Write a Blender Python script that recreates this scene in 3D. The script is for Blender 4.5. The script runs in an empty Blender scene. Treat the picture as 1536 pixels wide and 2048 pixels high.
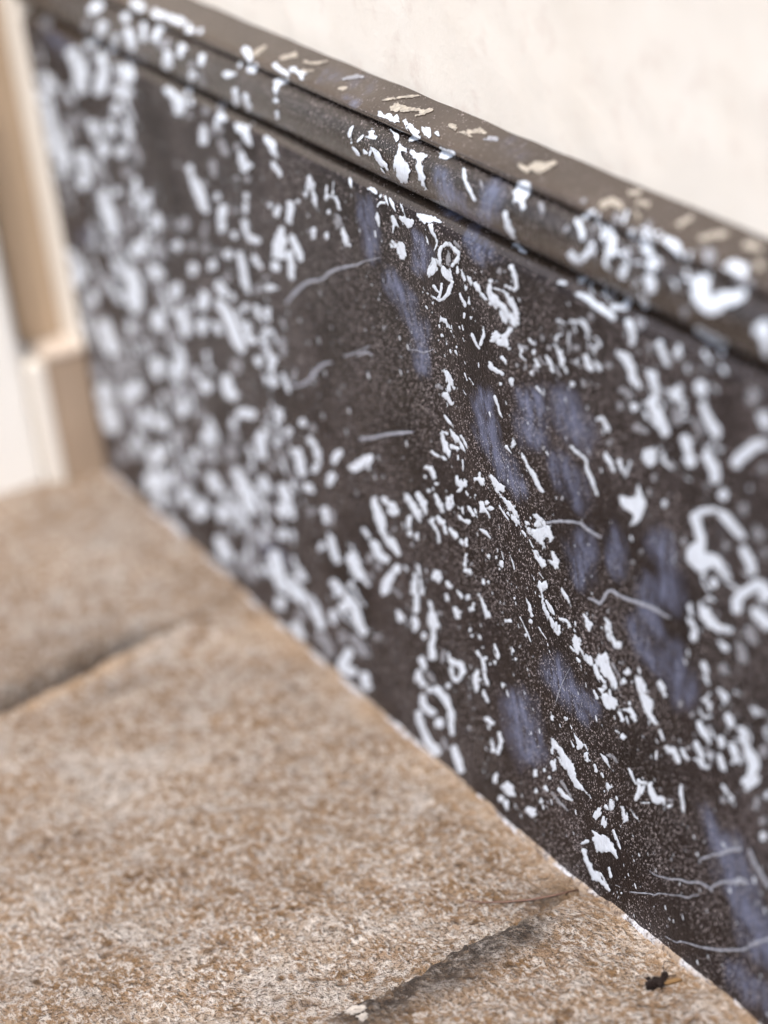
import bpy, bmesh, math, random
import numpy as np
from mathutils import Vector, Matrix, noise
from mathutils.bvhtree import BVHTree

random.seed(7)
S = bpy.context.scene
COL = S.collection

# ------------------------------------------------------------------ camera
# world: +Y runs along the wall away from the viewer, +X points into the wall, +Z is up
FPX = 5844.88                       # focal length in pixels of the 1536 x 2048 picture
RX = Vector((0.89931712, 0.27879963, -0.33689685))
RY = Vector((-0.41478519, 0.29984472, -0.85909626))
RZ = Vector((-0.13849898, 0.9123398, 0.38529744))
ROT = Matrix((RX, RY, RZ))          # camera axes -> world axes
CAM = Vector((-0.33543783, -0.7052808, 0.4699952))
cam_data = bpy.data.cameras.new('camera')
cam = bpy.data.objects.new('camera', cam_data)
COL.objects.link(cam)
cam.matrix_world = Matrix.Translation(CAM) @ ROT.to_4x4()
cam_data.sensor_fit = 'VERTICAL'
cam_data.sensor_height = 36.0
cam_data.sensor_width = 27.0
cam_data.lens = FPX / 2048 * 36
cam_data.clip_start = 0.02
cam_data.clip_end = 200
cam_data.dof.use_dof = True
cam_data.dof.focus_distance = 0.893
cam_data.dof.aperture_fstop = 5.2
S.camera = cam

# ------------------------------------------------------------------ sky, sun, exposure
SUN_DIR = Vector((-0.39, -0.34, 0.86)).normalized()      # towards the veiled sun
world = bpy.data.worlds.new('World')
S.world = world
world.use_nodes = True
wn = world.node_tree.nodes
wl = world.node_tree.links
wn.clear()
sky = wn.new('ShaderNodeTexSky')
sky.sky_type = 'NISHITA'
sky.sun_disc = False
sky.sun_elevation = math.asin(SUN_DIR.z)
sky.sun_rotation = math.atan2(SUN_DIR.x, SUN_DIR.y)
sky.air_density = 1.0
sky.dust_density = 4.0
sky.ozone_density = 0.6
bg = wn.new('ShaderNodeBackground')
bg.inputs['Strength'].default_value = 0.12
wout = wn.new('ShaderNodeOutputWorld')
wl.new(sky.outputs[0], bg.inputs[0])
wl.new(bg.outputs[0], wout.inputs[0])
sun_data = bpy.data.lights.new('sun', 'SUN')
sun_data.energy = 1.5
sun_data.angle = math.radians(11)
sun_data.color = (1.0, 0.96, 0.91)
sun = bpy.data.objects.new('sun', sun_data)
COL.objects.link(sun)
sun.rotation_euler = SUN_DIR.to_track_quat('Z', 'Y').to_euler()
S.view_settings.view_transform = 'Standard'
S.view_settings.look = 'None'
S.view_settings.gamma = 1.0
S.view_settings.exposure = 0.83
S.view_settings.use_curve_mapping = False
S.cycles.use_denoising = True

# ------------------------------------------------------------------ helpers
def ray(px, py):
    return (ROT @ Vector(((px - 768), -(py - 1024), -FPX))).normalized()

def on_x(px, py, x=0.0):
    r = ray(px, py); return CAM + r * ((x - CAM.x) / r.x)

def on_z(px, py, z=0.0):
    r = ray(px, py); return CAM + r * ((z - CAM.z) / r.z)

def mesh_obj(name, verts, faces, mat, parent=None, smooth=True):
    me = bpy.data.meshes.new(name)
    me.from_pydata([tuple(v) for v in verts], [], faces)
    me.update()
    if smooth:
        me.polygons.foreach_set('use_smooth', [True] * len(me.polygons))
    if mat: me.materials.append(mat)
    o = bpy.data.objects.new(name, me)
    COL.objects.link(o)
    if parent: o.parent = parent
    return o

def empty(name, loc=(0, 0, 0)):
    o = bpy.data.objects.new(name, None)
    o.empty_display_size = 0.02
    COL.objects.link(o)
    o.location = loc
    return o

def tag(o, label, cat):
    o['label'] = label; o['category'] = cat
    return o

class NT:
    def __init__(self, name):
        self.m = bpy.data.materials.new(name); self.m.use_nodes = True
        self.t = self.m.node_tree
        self.b = self.t.nodes['Principled BSDF']
        self.out = self.t.nodes['Material Output']
    def n(self, kind, **kw):
        nd = self.t.nodes.new(kind)
        for k, v in kw.items():
            if hasattr(nd, k) and k not in nd.inputs: setattr(nd, k, v)
        for k, v in kw.items():
            if k in nd.inputs: nd.inputs[k].default_value = v
        return nd
    def l(self, a, b): self.t.links.new(a, b)
    def noise(self, vec, scale, detail=4, rough=0.55, dist=0.0):
        nd = self.t.nodes.new('ShaderNodeTexNoise')
        nd.inputs['Scale'].default_value = scale; nd.inputs['Detail'].default_value = detail
        nd.inputs['Roughness'].default_value = rough; nd.inputs['Distortion'].default_value = dist
        if vec is not None: self.l(vec, nd.inputs['Vector'])
        return nd
    def ramp(self, fac, stops):
        nd = self.t.nodes.new('ShaderNodeValToRGB')
        e = nd.color_ramp.elements
        while len(e) < len(stops): e.new(0.5)
        for i, (p, c) in enumerate(stops):
            e[i].position = p
            e[i].color = (c, c, c, 1) if isinstance(c, (int, float)) else (*c, 1)
        self.l(fac, nd.inputs[0])
        return nd
    def mix(self, fac, a, b, blend='MIX'):
        nd = self.t.nodes.new('ShaderNodeMix'); nd.data_type = 'RGBA'; nd.blend_type = blend
        for sock, v in ((nd.inputs[0], fac), (nd.inputs[6], a), (nd.inputs[7], b)):
            if hasattr(v, 'is_output') or hasattr(v, 'links'): self.l(v, sock)
            elif isinstance(v, (int, float)): sock.default_value = v
            else: sock.default_value = (*v, 1)
        return nd.outputs[2]
    def math(self, op, a, b=0.5, clamp=False):
        nd = self.t.nodes.new('ShaderNodeMath'); nd.operation = op; nd.use_clamp = clamp
        for sock, v in ((nd.inputs[0], a), (nd.inputs[1], b)):
            if isinstance(v, (int, float)): sock.default_value = v
            else: self.l(v, sock)
        return nd.outputs[0]
    def coord(self, scale=(1, 1, 1)):
        tc = self.t.nodes.new('ShaderNodeNewGeometry')
        mp = self.t.nodes.new('ShaderNodeMapping')
        mp.inputs['Scale'].default_value = scale
        self.l(tc.outputs['Position'], mp.inputs['Vector'])
        return mp.outputs[0]
    def bump(self, h, strength, dist, normal=None):
        nd = self.t.nodes.new('ShaderNodeBump')
        nd.inputs['Strength'].default_value = strength; nd.inputs['Distance'].default_value = dist
        self.l(h, nd.inputs['Height'])
        if normal is not None: self.l(normal, nd.inputs['Normal'])
        return nd.outputs[0]

# ------------------------------------------------------------------ materials
def mat_board(sheen=False, tor=False):
    k = NT('sheen_brown_board' if sheen else 'brown_torus_board' if tor else 'painted_dark_board')
    v = k.coord()
    vg = k.coord((1, 1, .62))
    big = k.noise(v, 22, 4, .6)
    base = k.ramp(big.outputs[0], [(.3, (.0085, .0058, .0062)), (.55, (.0150, .0105, .0112)), (.75, (.036, .027, .028))])
    if tor: base = k.ramp(big.outputs[0], [(.3, (.016, .011, .0085)), (.55, (.025, .018, .0145)), (.75, (.046, .036, .030))])
    if sheen: base = k.ramp(big.outputs[0], [(.3, (.036, .024, .017)), (.55, (.052, .036, .026)), (.75, (.075, .055, .042))])  # cap and fillet: sky and wall sheen put into a lighter base colour
    # paint speckle, with the glints off the rough paint put into its colour
    vor = k.n('ShaderNodeTexVoronoi'); vor.inputs['Scale'].default_value = 2300; k.l(vg, vor.inputs['Vector'])
    sep = k.n('ShaderNodeSeparateColor'); k.l(vor.outputs['Color'], sep.inputs[0])
    dens = k.noise(v, 60, 3, .6)
    thr = k.math('MULTIPLY', dens.outputs[0], .16 if sheen else .58)
    pick = k.math('LESS_THAN', sep.outputs[0], thr)
    core = k.math('LESS_THAN', vor.outputs['Distance'], .40)
    grain = k.math('MULTIPLY', k.math('MULTIPLY', pick, core), k.math('MULTIPLY', k.math('POWER', sep.outputs[1], 1.7), 1.25), True)
    c1 = k.mix(k.math('MULTIPLY', grain, 1.0), base.outputs[0], (.62, .555, .565))
    # blue-grey glaze patches, sponged on (attribute says how much)
    at = k.n('ShaderNodeAttribute'); at.attribute_name = 'glaze'
    gn = k.noise(k.coord((1, 1, .5)), 230, 6, .75)
    gf = k.math('MULTIPLY', at.outputs['Fac'], k.ramp(gn.outputs[0], [(.38, .12), (.58, 1.0)]).outputs[0], True)
    c2 = k.mix(gf, c1, (.150, .172, .268))
    sp = k.math('MULTIPLY', k.math('MULTIPLY', grain, at.outputs['Fac']), .9)
    c3 = k.mix(sp, c2, (.50, .52, .60))
    k.l(c3, k.b.inputs['Base Color'])
    k.l(k.ramp(dens.outputs[0], [(.3, .16 if sheen else .20 if tor else .30), (.7, .26 if sheen else .30 if tor else .44)]).outputs[0], k.b.inputs['Roughness'])
    h1 = k.noise(v, 900, 2, .6); h2 = k.noise(v, 2600, 2, .5)
    hh = k.math('ADD', h1.outputs[0], k.math('MULTIPLY', h2.outputs[0], .35))
    b1 = k.bump(hh, .14 if sheen else .34 if tor else .55, .0006)
    b2 = k.bump(grain, .6, .00035, b1)
    k.l(b2, k.b.inputs['Normal'])
    k.b.inputs['Specular IOR Level'].default_value = .60 if sheen else .50 if tor else .11
    return k.m

def mat_paint(name, col, alpha, thin=True):
    k = NT(name)
    v = k.coord((1, 1, 1))
    n1 = k.noise(v, 260, 4, .65)
    n2 = k.noise(k.coord((1, 1.0, .35)), 1100, 3, .6)
    c = k.mix(k.ramp(n1.outputs[0], [(.35, 0.0), (.68, 1.0)]).outputs[0], tuple(x * .84 for x in col), col)
    c = k.mix(k.ramp(n2.outputs[0], [(.30, .30), (.46, 0.0)]).outputs[0], c, (.30, .32, .38))
    at = k.n('ShaderNodeAttribute'); at.attribute_name = 'thickness'
    body = k.math('ADD', k.math('MULTIPLY', at.outputs['Fac'], 1.7), k.math('MULTIPLY', k.math('SUBTRACT', n1.outputs[0], .42), 2.4), True)
    if thin: c = k.mix(body, tuple(x * .34 for x in col), c)
    k.l(c, k.b.inputs['Base Color'])
    k.b.inputs['Roughness'].default_value = .42
    hh = k.math('ADD', k.math('MULTIPLY', at.outputs['Fac'], .6), k.math('ADD', n1.outputs[0], n2.outputs[0]))
    k.l(k.bump(hh, .5, .0005), k.b.inputs['Normal'])
    if alpha < 1:
        an = k.noise(v, 700, 3, .7)
        k.l(k.ramp(an.outputs[0], [(.30, alpha * .5), (.70, min(1, alpha * 1.4))]).outputs[0], k.b.inputs['Alpha'])
    return k.m

def mat_stone():
    k = NT('weathered_stone')
    v = k.coord()
    oi = k.n('ShaderNodeObjectInfo')
    a = k.noise(v, 34, 5, .65); b = k.noise(v, 210, 5, .7); c = k.noise(v, 800, 3, .65)
    vs = k.coord((1, .55, 1))
    f = k.noise(vs, 520, 4, .7, .4)
    base = k.ramp(a.outputs[0], [(.30, (.300, .184, .104)), (.50, (.430, .300, .196)), (.72, (.520, .415, .322))])
    pn = k.noise(v, 17, 4, .65, .5)
    bb = k.mix(k.ramp(pn.outputs[0], [(.52, 0.0), (.62, .85)]).outputs[0], base.outputs[0], (.56, .50, .445))
    bb = k.mix(k.ramp(pn.outputs[0], [(.36, .85), (.46, 0.0)]).outputs[0], bb, (.345, .225, .125))
    m = k.noise(v, 120, 4, .65)
    warm = k.mix(k.ramp(m.outputs[0], [(.51, 0.0), (.63, .85)]).outputs[0], bb, (.265, .145, .052))
    warm = k.mix(k.ramp(m.outputs[0], [(.35, .75), (.46, 0.0)]).outputs[0], warm, (.62, .57, .525))
    warm = k.mix(k.ramp(b.outputs[0], [(.52, 0.0), (.64, .8)]).outputs[0], warm, (.235, .122, .042))
    pale = k.mix(k.ramp(f.outputs[0], [(.48, 0.0), (.60, .95)]).outputs[0], warm, (.79, .725, .665))
    dark = k.mix(k.ramp(c.outputs[0], [(.36, .92), (.49, 0.0)]).outputs[0], pale, (.085, .056, .036))
    vor = k.n('ShaderNodeTexVoronoi'); vor.inputs['Scale'].default_value = 120; k.l(v, vor.inputs['Vector'])
    pit = k.ramp(vor.outputs['Distance'], [(.12, .85), (.30, 0.0)])
    pm = k.math('MULTIPLY', pit.outputs[0], k.ramp(k.noise(v, 60, 2).outputs[0], [(.46, 0.0), (.58, 1.0)]).outputs[0])
    c5 = k.mix(pm, dark, (.16, .082, .026))
    at = k.n('ShaderNodeAttribute'); at.attribute_name = 'stain_shade'  # near-edge stain plus the shade painted along the joints
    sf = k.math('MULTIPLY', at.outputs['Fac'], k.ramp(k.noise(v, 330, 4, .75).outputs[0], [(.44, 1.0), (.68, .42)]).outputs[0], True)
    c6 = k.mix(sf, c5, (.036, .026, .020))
    ao = k.n('ShaderNodeAttribute'); ao.attribute_name = 'ochre'
    of = k.math('MULTIPLY', ao.outputs['Fac'], k.ramp(b.outputs[0], [(.3, .45), (.65, 1.0)]).outputs[0], True)
    c7 = k.mix(of, c6, (.66, .45, .27))
    lg = k.noise(v, 13, 3, .6)
    c7 = k.mix(k.ramp(lg.outputs[0], [(.42, .45), (.60, 0.0)]).outputs[0], c7, k.mix(.5, c7, (.15, .095, .06)))
    k.l(c7, k.b.inputs['Base Color'])
    k.b.inputs['Roughness'].default_value = .85
    h = k.math('ADD', k.math('MULTIPLY', f.outputs[0], .8), k.math('ADD', b.outputs[0], k.math('MULTIPLY', c.outputs[0], .5)))
    k.l(k.bump(k.math('SUBTRACT', h, k.math('MULTIPLY', pm, .8)), 1.0, .0034), k.b.inputs['Normal'])
    return k.m

def mat_plaster():
    k = NT('limewashed_plaster')
    v = k.coord()
    a = k.noise(v, 26, 4, .6); b = k.noise(v, 300, 5, .7); c = k.noise(v, 90, 3, .6)
    base = k.ramp(a.outputs[0], [(.35, (.80, .765, .70)), (.65, (.84, .815, .76))])
    c1 = k.mix(k.ramp(c.outputs[0], [(.56, 0.0), (.72, .6)]).outputs[0], base.outputs[0], (.71, .645, .59))
    k.l(c1, k.b.inputs['Base Color'])
    k.b.inputs['Roughness'].default_value = .9
    k.l(k.bump(k.math('ADD', b.outputs[0], c.outputs[0]), .28, .0008), k.b.inputs['Normal'])
    return k.m

def mat_plain(name, col, rough=.6, var=.15, scale=60, bump=.3):
    k = NT(name)
    v = k.coord()
    n = k.noise(v, scale, 4, .6)
    k.l(k.mix(n.outputs[0], tuple(x * (1 - var) for x in col), tuple(min(1, x * (1 + var)) for x in col)), k.b.inputs['Base Color'])
    k.b.inputs['Roughness'].default_value = rough
    n2 = k.noise(v, scale * 12, 3, .6)
    k.l(k.bump(n2.outputs[0], bump, .0004), k.b.inputs['Normal'])
    return k.m

M_BOARD = mat_board()
M_BOARD_SHEEN = mat_board(True)
M_BOARD_TORUS = mat_board(False, True)
M_WHITE = mat_paint('white_paint', (.765, .845, .955), 1)
M_FLECK = mat_paint('white_fleck_paint', (.765, .845, .955), 1, False)
M_CAPPAINT = mat_paint('cap_dab_tone', (.62, .565, .48), .9)  # creamier tone for the dabs lying on the cap
M_GREY = mat_paint('thin_grey_white_paint', (.52, .545, .61), .58)
M_VEIN = mat_paint('vein_paint', (.50, .54, .64), .80)
M_STONE = mat_stone()
M_PLASTER = mat_plaster()
M_TAN = mat_plain('tan_casing_paint', (.50, .385, .275), .6, .12, 40)
M_PLINTH = mat_plain('brown_plinth_paint', (.375, .285, .21), .6, .12, 40)
M_CREAM = mat_plain('cream_casing_paint', (.80, .765, .71), .55, .05, 40)
M_LEDGE = mat_plain('beige_ledge_paint', (.58, .50, .43), .6, .08, 40)
M_POST = mat_plain('white_post_paint', (.88, .87, .84), .5, .03, 30)
def mat_seam():
    k = NT('pale_filler'); v = k.coord()
    n = k.noise(v, 45, 3, .6); n2 = k.noise(v, 500, 4, .7)
    c = k.mix(k.ramp(n.outputs[0], [(.46, 0.0), (.56, .9)]).outputs[0], (.36, .28, .21), (.60, .62, .67))
    c = k.mix(k.ramp(n2.outputs[0], [(.40, .9), (.52, 0.0)]).outputs[0], c, (.09, .062, .048))
    k.l(c, k.b.inputs['Base Color']); k.b.inputs['Roughness'].default_value = .8
    k.l(k.bump(n2.outputs[0], .8, .0008), k.b.inputs['Normal'])
    return k.m
M_SEAM = mat_seam()
M_DIRT = mat_plain('joint_dirt', (.16, .115, .080), .95, .45, 400, .9)
M_CHIP = mat_plain('pale_stone_chip', (.60, .55, .50), .9, .25, 500, .8)
M_GRIT = mat_plain('grit', (.20, .14, .095), .9, .85, 900, .5)
M_HUSK = mat_plain('dried_husk', (.022, .011, .008), .35, .7, 900, .8)
M_BRACT = mat_plain('yellow_bract', (.25, .145, .055), .6, .3, 700, .6)
M_TWIG = mat_plain('reddish_needle', (.19, .105, .078), .6, .3, 500, .5)

# ------------------------------------------------------------------ the wall
WALL_X = 0.015
def build_wall():
    vs, fs = [], []
    y0, y1, z0, z1 = -1.2, 1.6, -0.05, 1.3
    # fine where the picture looks, coarse elsewhere
    ys = list(np.concatenate([np.linspace(y0, -.2, 8), np.linspace(-.19, .6, 160), np.linspace(.65, y1, 8)]))
    zs = list(np.concatenate([np.linspace(z0, .2, 4), np.linspace(.21, .36, 40), np.linspace(.4, z1, 8)]))
    for z in zs:
        for y in ys:
            d = 0.0005 * noise.noise(Vector((y * 14, z * 14, 3))) + .0004 * noise.noise(Vector((y * 60, z * 60, 9)))
            vs.append((WALL_X + d, y, z))
    n = len(ys)
    for j in range(len(zs) - 1):
        for i in range(n - 1):
            a = j * n + i
            fs.append((a, a + n, a + n + 1, a + 1))
    o = mesh_obj('wall', vs, fs, M_PLASTER)
    o['kind'] = 'structure'
    tag(o, 'cream limewashed plaster wall above the dark marbled skirting board', 'wall')
build_wall()

# ------------------------------------------------------------------ skirting board
BOARD_END = 0.4780
BOARD_START = -0.60
board = empty('skirting_board', (0, 0, 0))
tag(board, 'dark skirting board painted as marble with white dabs and a moulded top', 'skirting board')

GLAZE = [ # picture-space strokes of blue-grey glaze: points, width, strength
 ([(728, 405), (738, 450), (746, 505)], 44, .75), ([(838, 478), (842, 530)], 46, .95),
 ([(785, 560), (815, 610), (840, 670), (846, 735)], 44, .95), ([(885, 362), (902, 398)], 50, .9),
 ([(990, 380), (968, 430)], 60, .8), ([(945, 478), (972, 510)], 54, .9), ([(905, 425), (935, 440)], 26, .8),
 ([(965, 800), (982, 890), (1035, 975)], 54, .9), ([(1062, 805), (1066, 870)], 74, .95),
 ([(1125, 805), (1160, 875)], 76, .9), ([(1120, 925), (1160, 1000)], 60, .65),
 ([(1163, 1085), (1168, 1145)], 66, .8), ([(1228, 1070), (1238, 1140)], 44, .8),
 ([(1322, 1080), (1345, 1200)], 58, .95), ([(1292, 1170), (1312, 1270)], 52, .75),
 ([(1265, 1245), (1310, 1325)], 54, .7), ([(1345, 1310), (1368, 1390)], 66, .8),
 ([(1105, 1340), (1140, 1385), (1175, 1420)], 62, .95), ([(1035, 1412), (1060, 1505)], 78, .95),
 ([(1412, 1620), (1432, 1690)], 44, .7), ([(1455, 1700), (1500, 1830), (1530, 1900)], 86, .85),
 ([(1475, 1945), (1545, 2010)], 66, .7), ([(165, 475), (190, 475)], 36, .5), ([(98, 75), (130, 95)], 36, .6),
 ([(690, 195), (710, 205)], 22, .6), ([(650, 150), (740, 170)], 22, .3), ([(1020, 290), (1040, 300)], 34, .4),
 ([(255, 110), (280, 120)], 30, .4), ([(560, 1120), (520, 1080)], 40, .5), ([(1450, 1080), (1440, 1050)], 20, .1),
]
def seg_dist(px, py, pts):
    best = None
    for (x0, y0), (x1, y1) in zip(pts[:-1], pts[1:]):
        dx, dy = x1 - x0, y1 - y0
        L = dx * dx + dy * dy + 1e-9
        t = np.clip(((px - x0) * dx + (py - y0) * dy) / L, 0, 1)
        d = np.hypot(px - x0 - t * dx, py - y0 - t * dy)
        best = d if best is None else np.minimum(best, d)
    return best
ROTN = np.array([list(r) for r in ROT]); CAMN = np.array(CAM)
def project(P):
    q = (np.asarray(P) - CAMN) @ ROTN          # world -> camera axes
    return 768 + FPX * q[:, 0] / -q[:, 2], 1024 - FPX * q[:, 1] / -q[:, 2]
def glaze_of(P):
    px, py = project(P)
    wob = np.array([noise.noise(Vector((p[1] * 130, p[2] * 130, 5))) for p in P]) * 16
    g = np.zeros(len(P))
    for pts, w, s in GLAZE:
        d = seg_dist(px, py, pts) + wob
        g = np.maximum(g, s * np.clip(1 - (d - w * .16) / (w * .38), 0, 1) ** 1.2)
    return g

def rounded(profile, steps):
    return profile
def y_stations():
    return list(np.concatenate([np.linspace(BOARD_START, -.16, 30, endpoint=False), np.linspace(-.16, .30, 300, endpoint=False), np.linspace(.30, BOARD_END, 70)]))
YS = y_stations()
def extrude_profile(name, prof, wob=.0002, mat=None):
    vs, fs = [], []
    m = len(prof)
    for y in YS:
        for i, (x, z) in enumerate(prof):
            w = wob * noise.noise(Vector((y * 28, z * 40, 1.7)))
            vs.append((x + w, y, z + w * .5))
    for j in range(len(YS) - 1):
        for i in range(m - 1):
            a = j * m + i
            fs.append((a, a + m, a + m + 1, a + 1))
    # closed far end
    fs.append(tuple((len(YS) - 1) * m + i for i in range(m)))
    o = mesh_obj(name, vs, fs, mat or M_BOARD, board)
    me = o.data
    at = me.attributes.new('glaze', 'FLOAT', 'POINT')
    at.data.foreach_set('value', list(glaze_of(vs)))
    return o

# profile, bottom to top: (x outward is negative)
panel_prof = [(.010, -.03)] + [(0.0, z) for z in np.linspace(-.03, .2050, 95)] + [(.0004, .2062), (.0012, .2070)]
fillet_prof = [(.0012, .2070), (.0018, .2079), (.0026, .2088), (.0038, .2096), (.0056, .2100), (.0100, .2102)]
torus_prof = [(.0100, .2106)]
for i in range(19):
    a = -math.pi * .62 + i / 18 * math.pi * 1.22
    torus_prof.append((.0058 - .0082 * math.cos(a), .2212 + .0094 * math.sin(a)))
torus_prof.append((.0095, .2300))
cap_prof = [(.0095, .2316), (.0050, .2311), (.0032, .2311), (.0021, .2316), (.0018, .2324), (.0023, .2331), (.0034, .2337),
            (.0060, .2348), (.0090, .2360), (.0125, .2374), (.0160, .2388)]
P_PANEL = extrude_profile('panel', panel_prof)
P_FILLET = extrude_profile('fillet', fillet_prof, mat=M_BOARD_SHEEN)
P_TORUS = extrude_profile('torus_moulding', torus_prof, mat=M_BOARD_TORUS)
P_CAP = extrude_profile('cap_moulding', cap_prof, mat=M_BOARD_SHEEN)

def bvh_of(objs):
    V, F = [], []
    for o in objs:
        b = len(V)
        V += [v.co.copy() for v in o.data.vertices]
        F += [tuple(b + i for i in p.vertices) for p in o.data.polygons]
    return BVHTree.FromPolygons(V, F)
BVH = bvh_of([P_PANEL, P_FILLET, P_TORUS, P_CAP])

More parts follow.
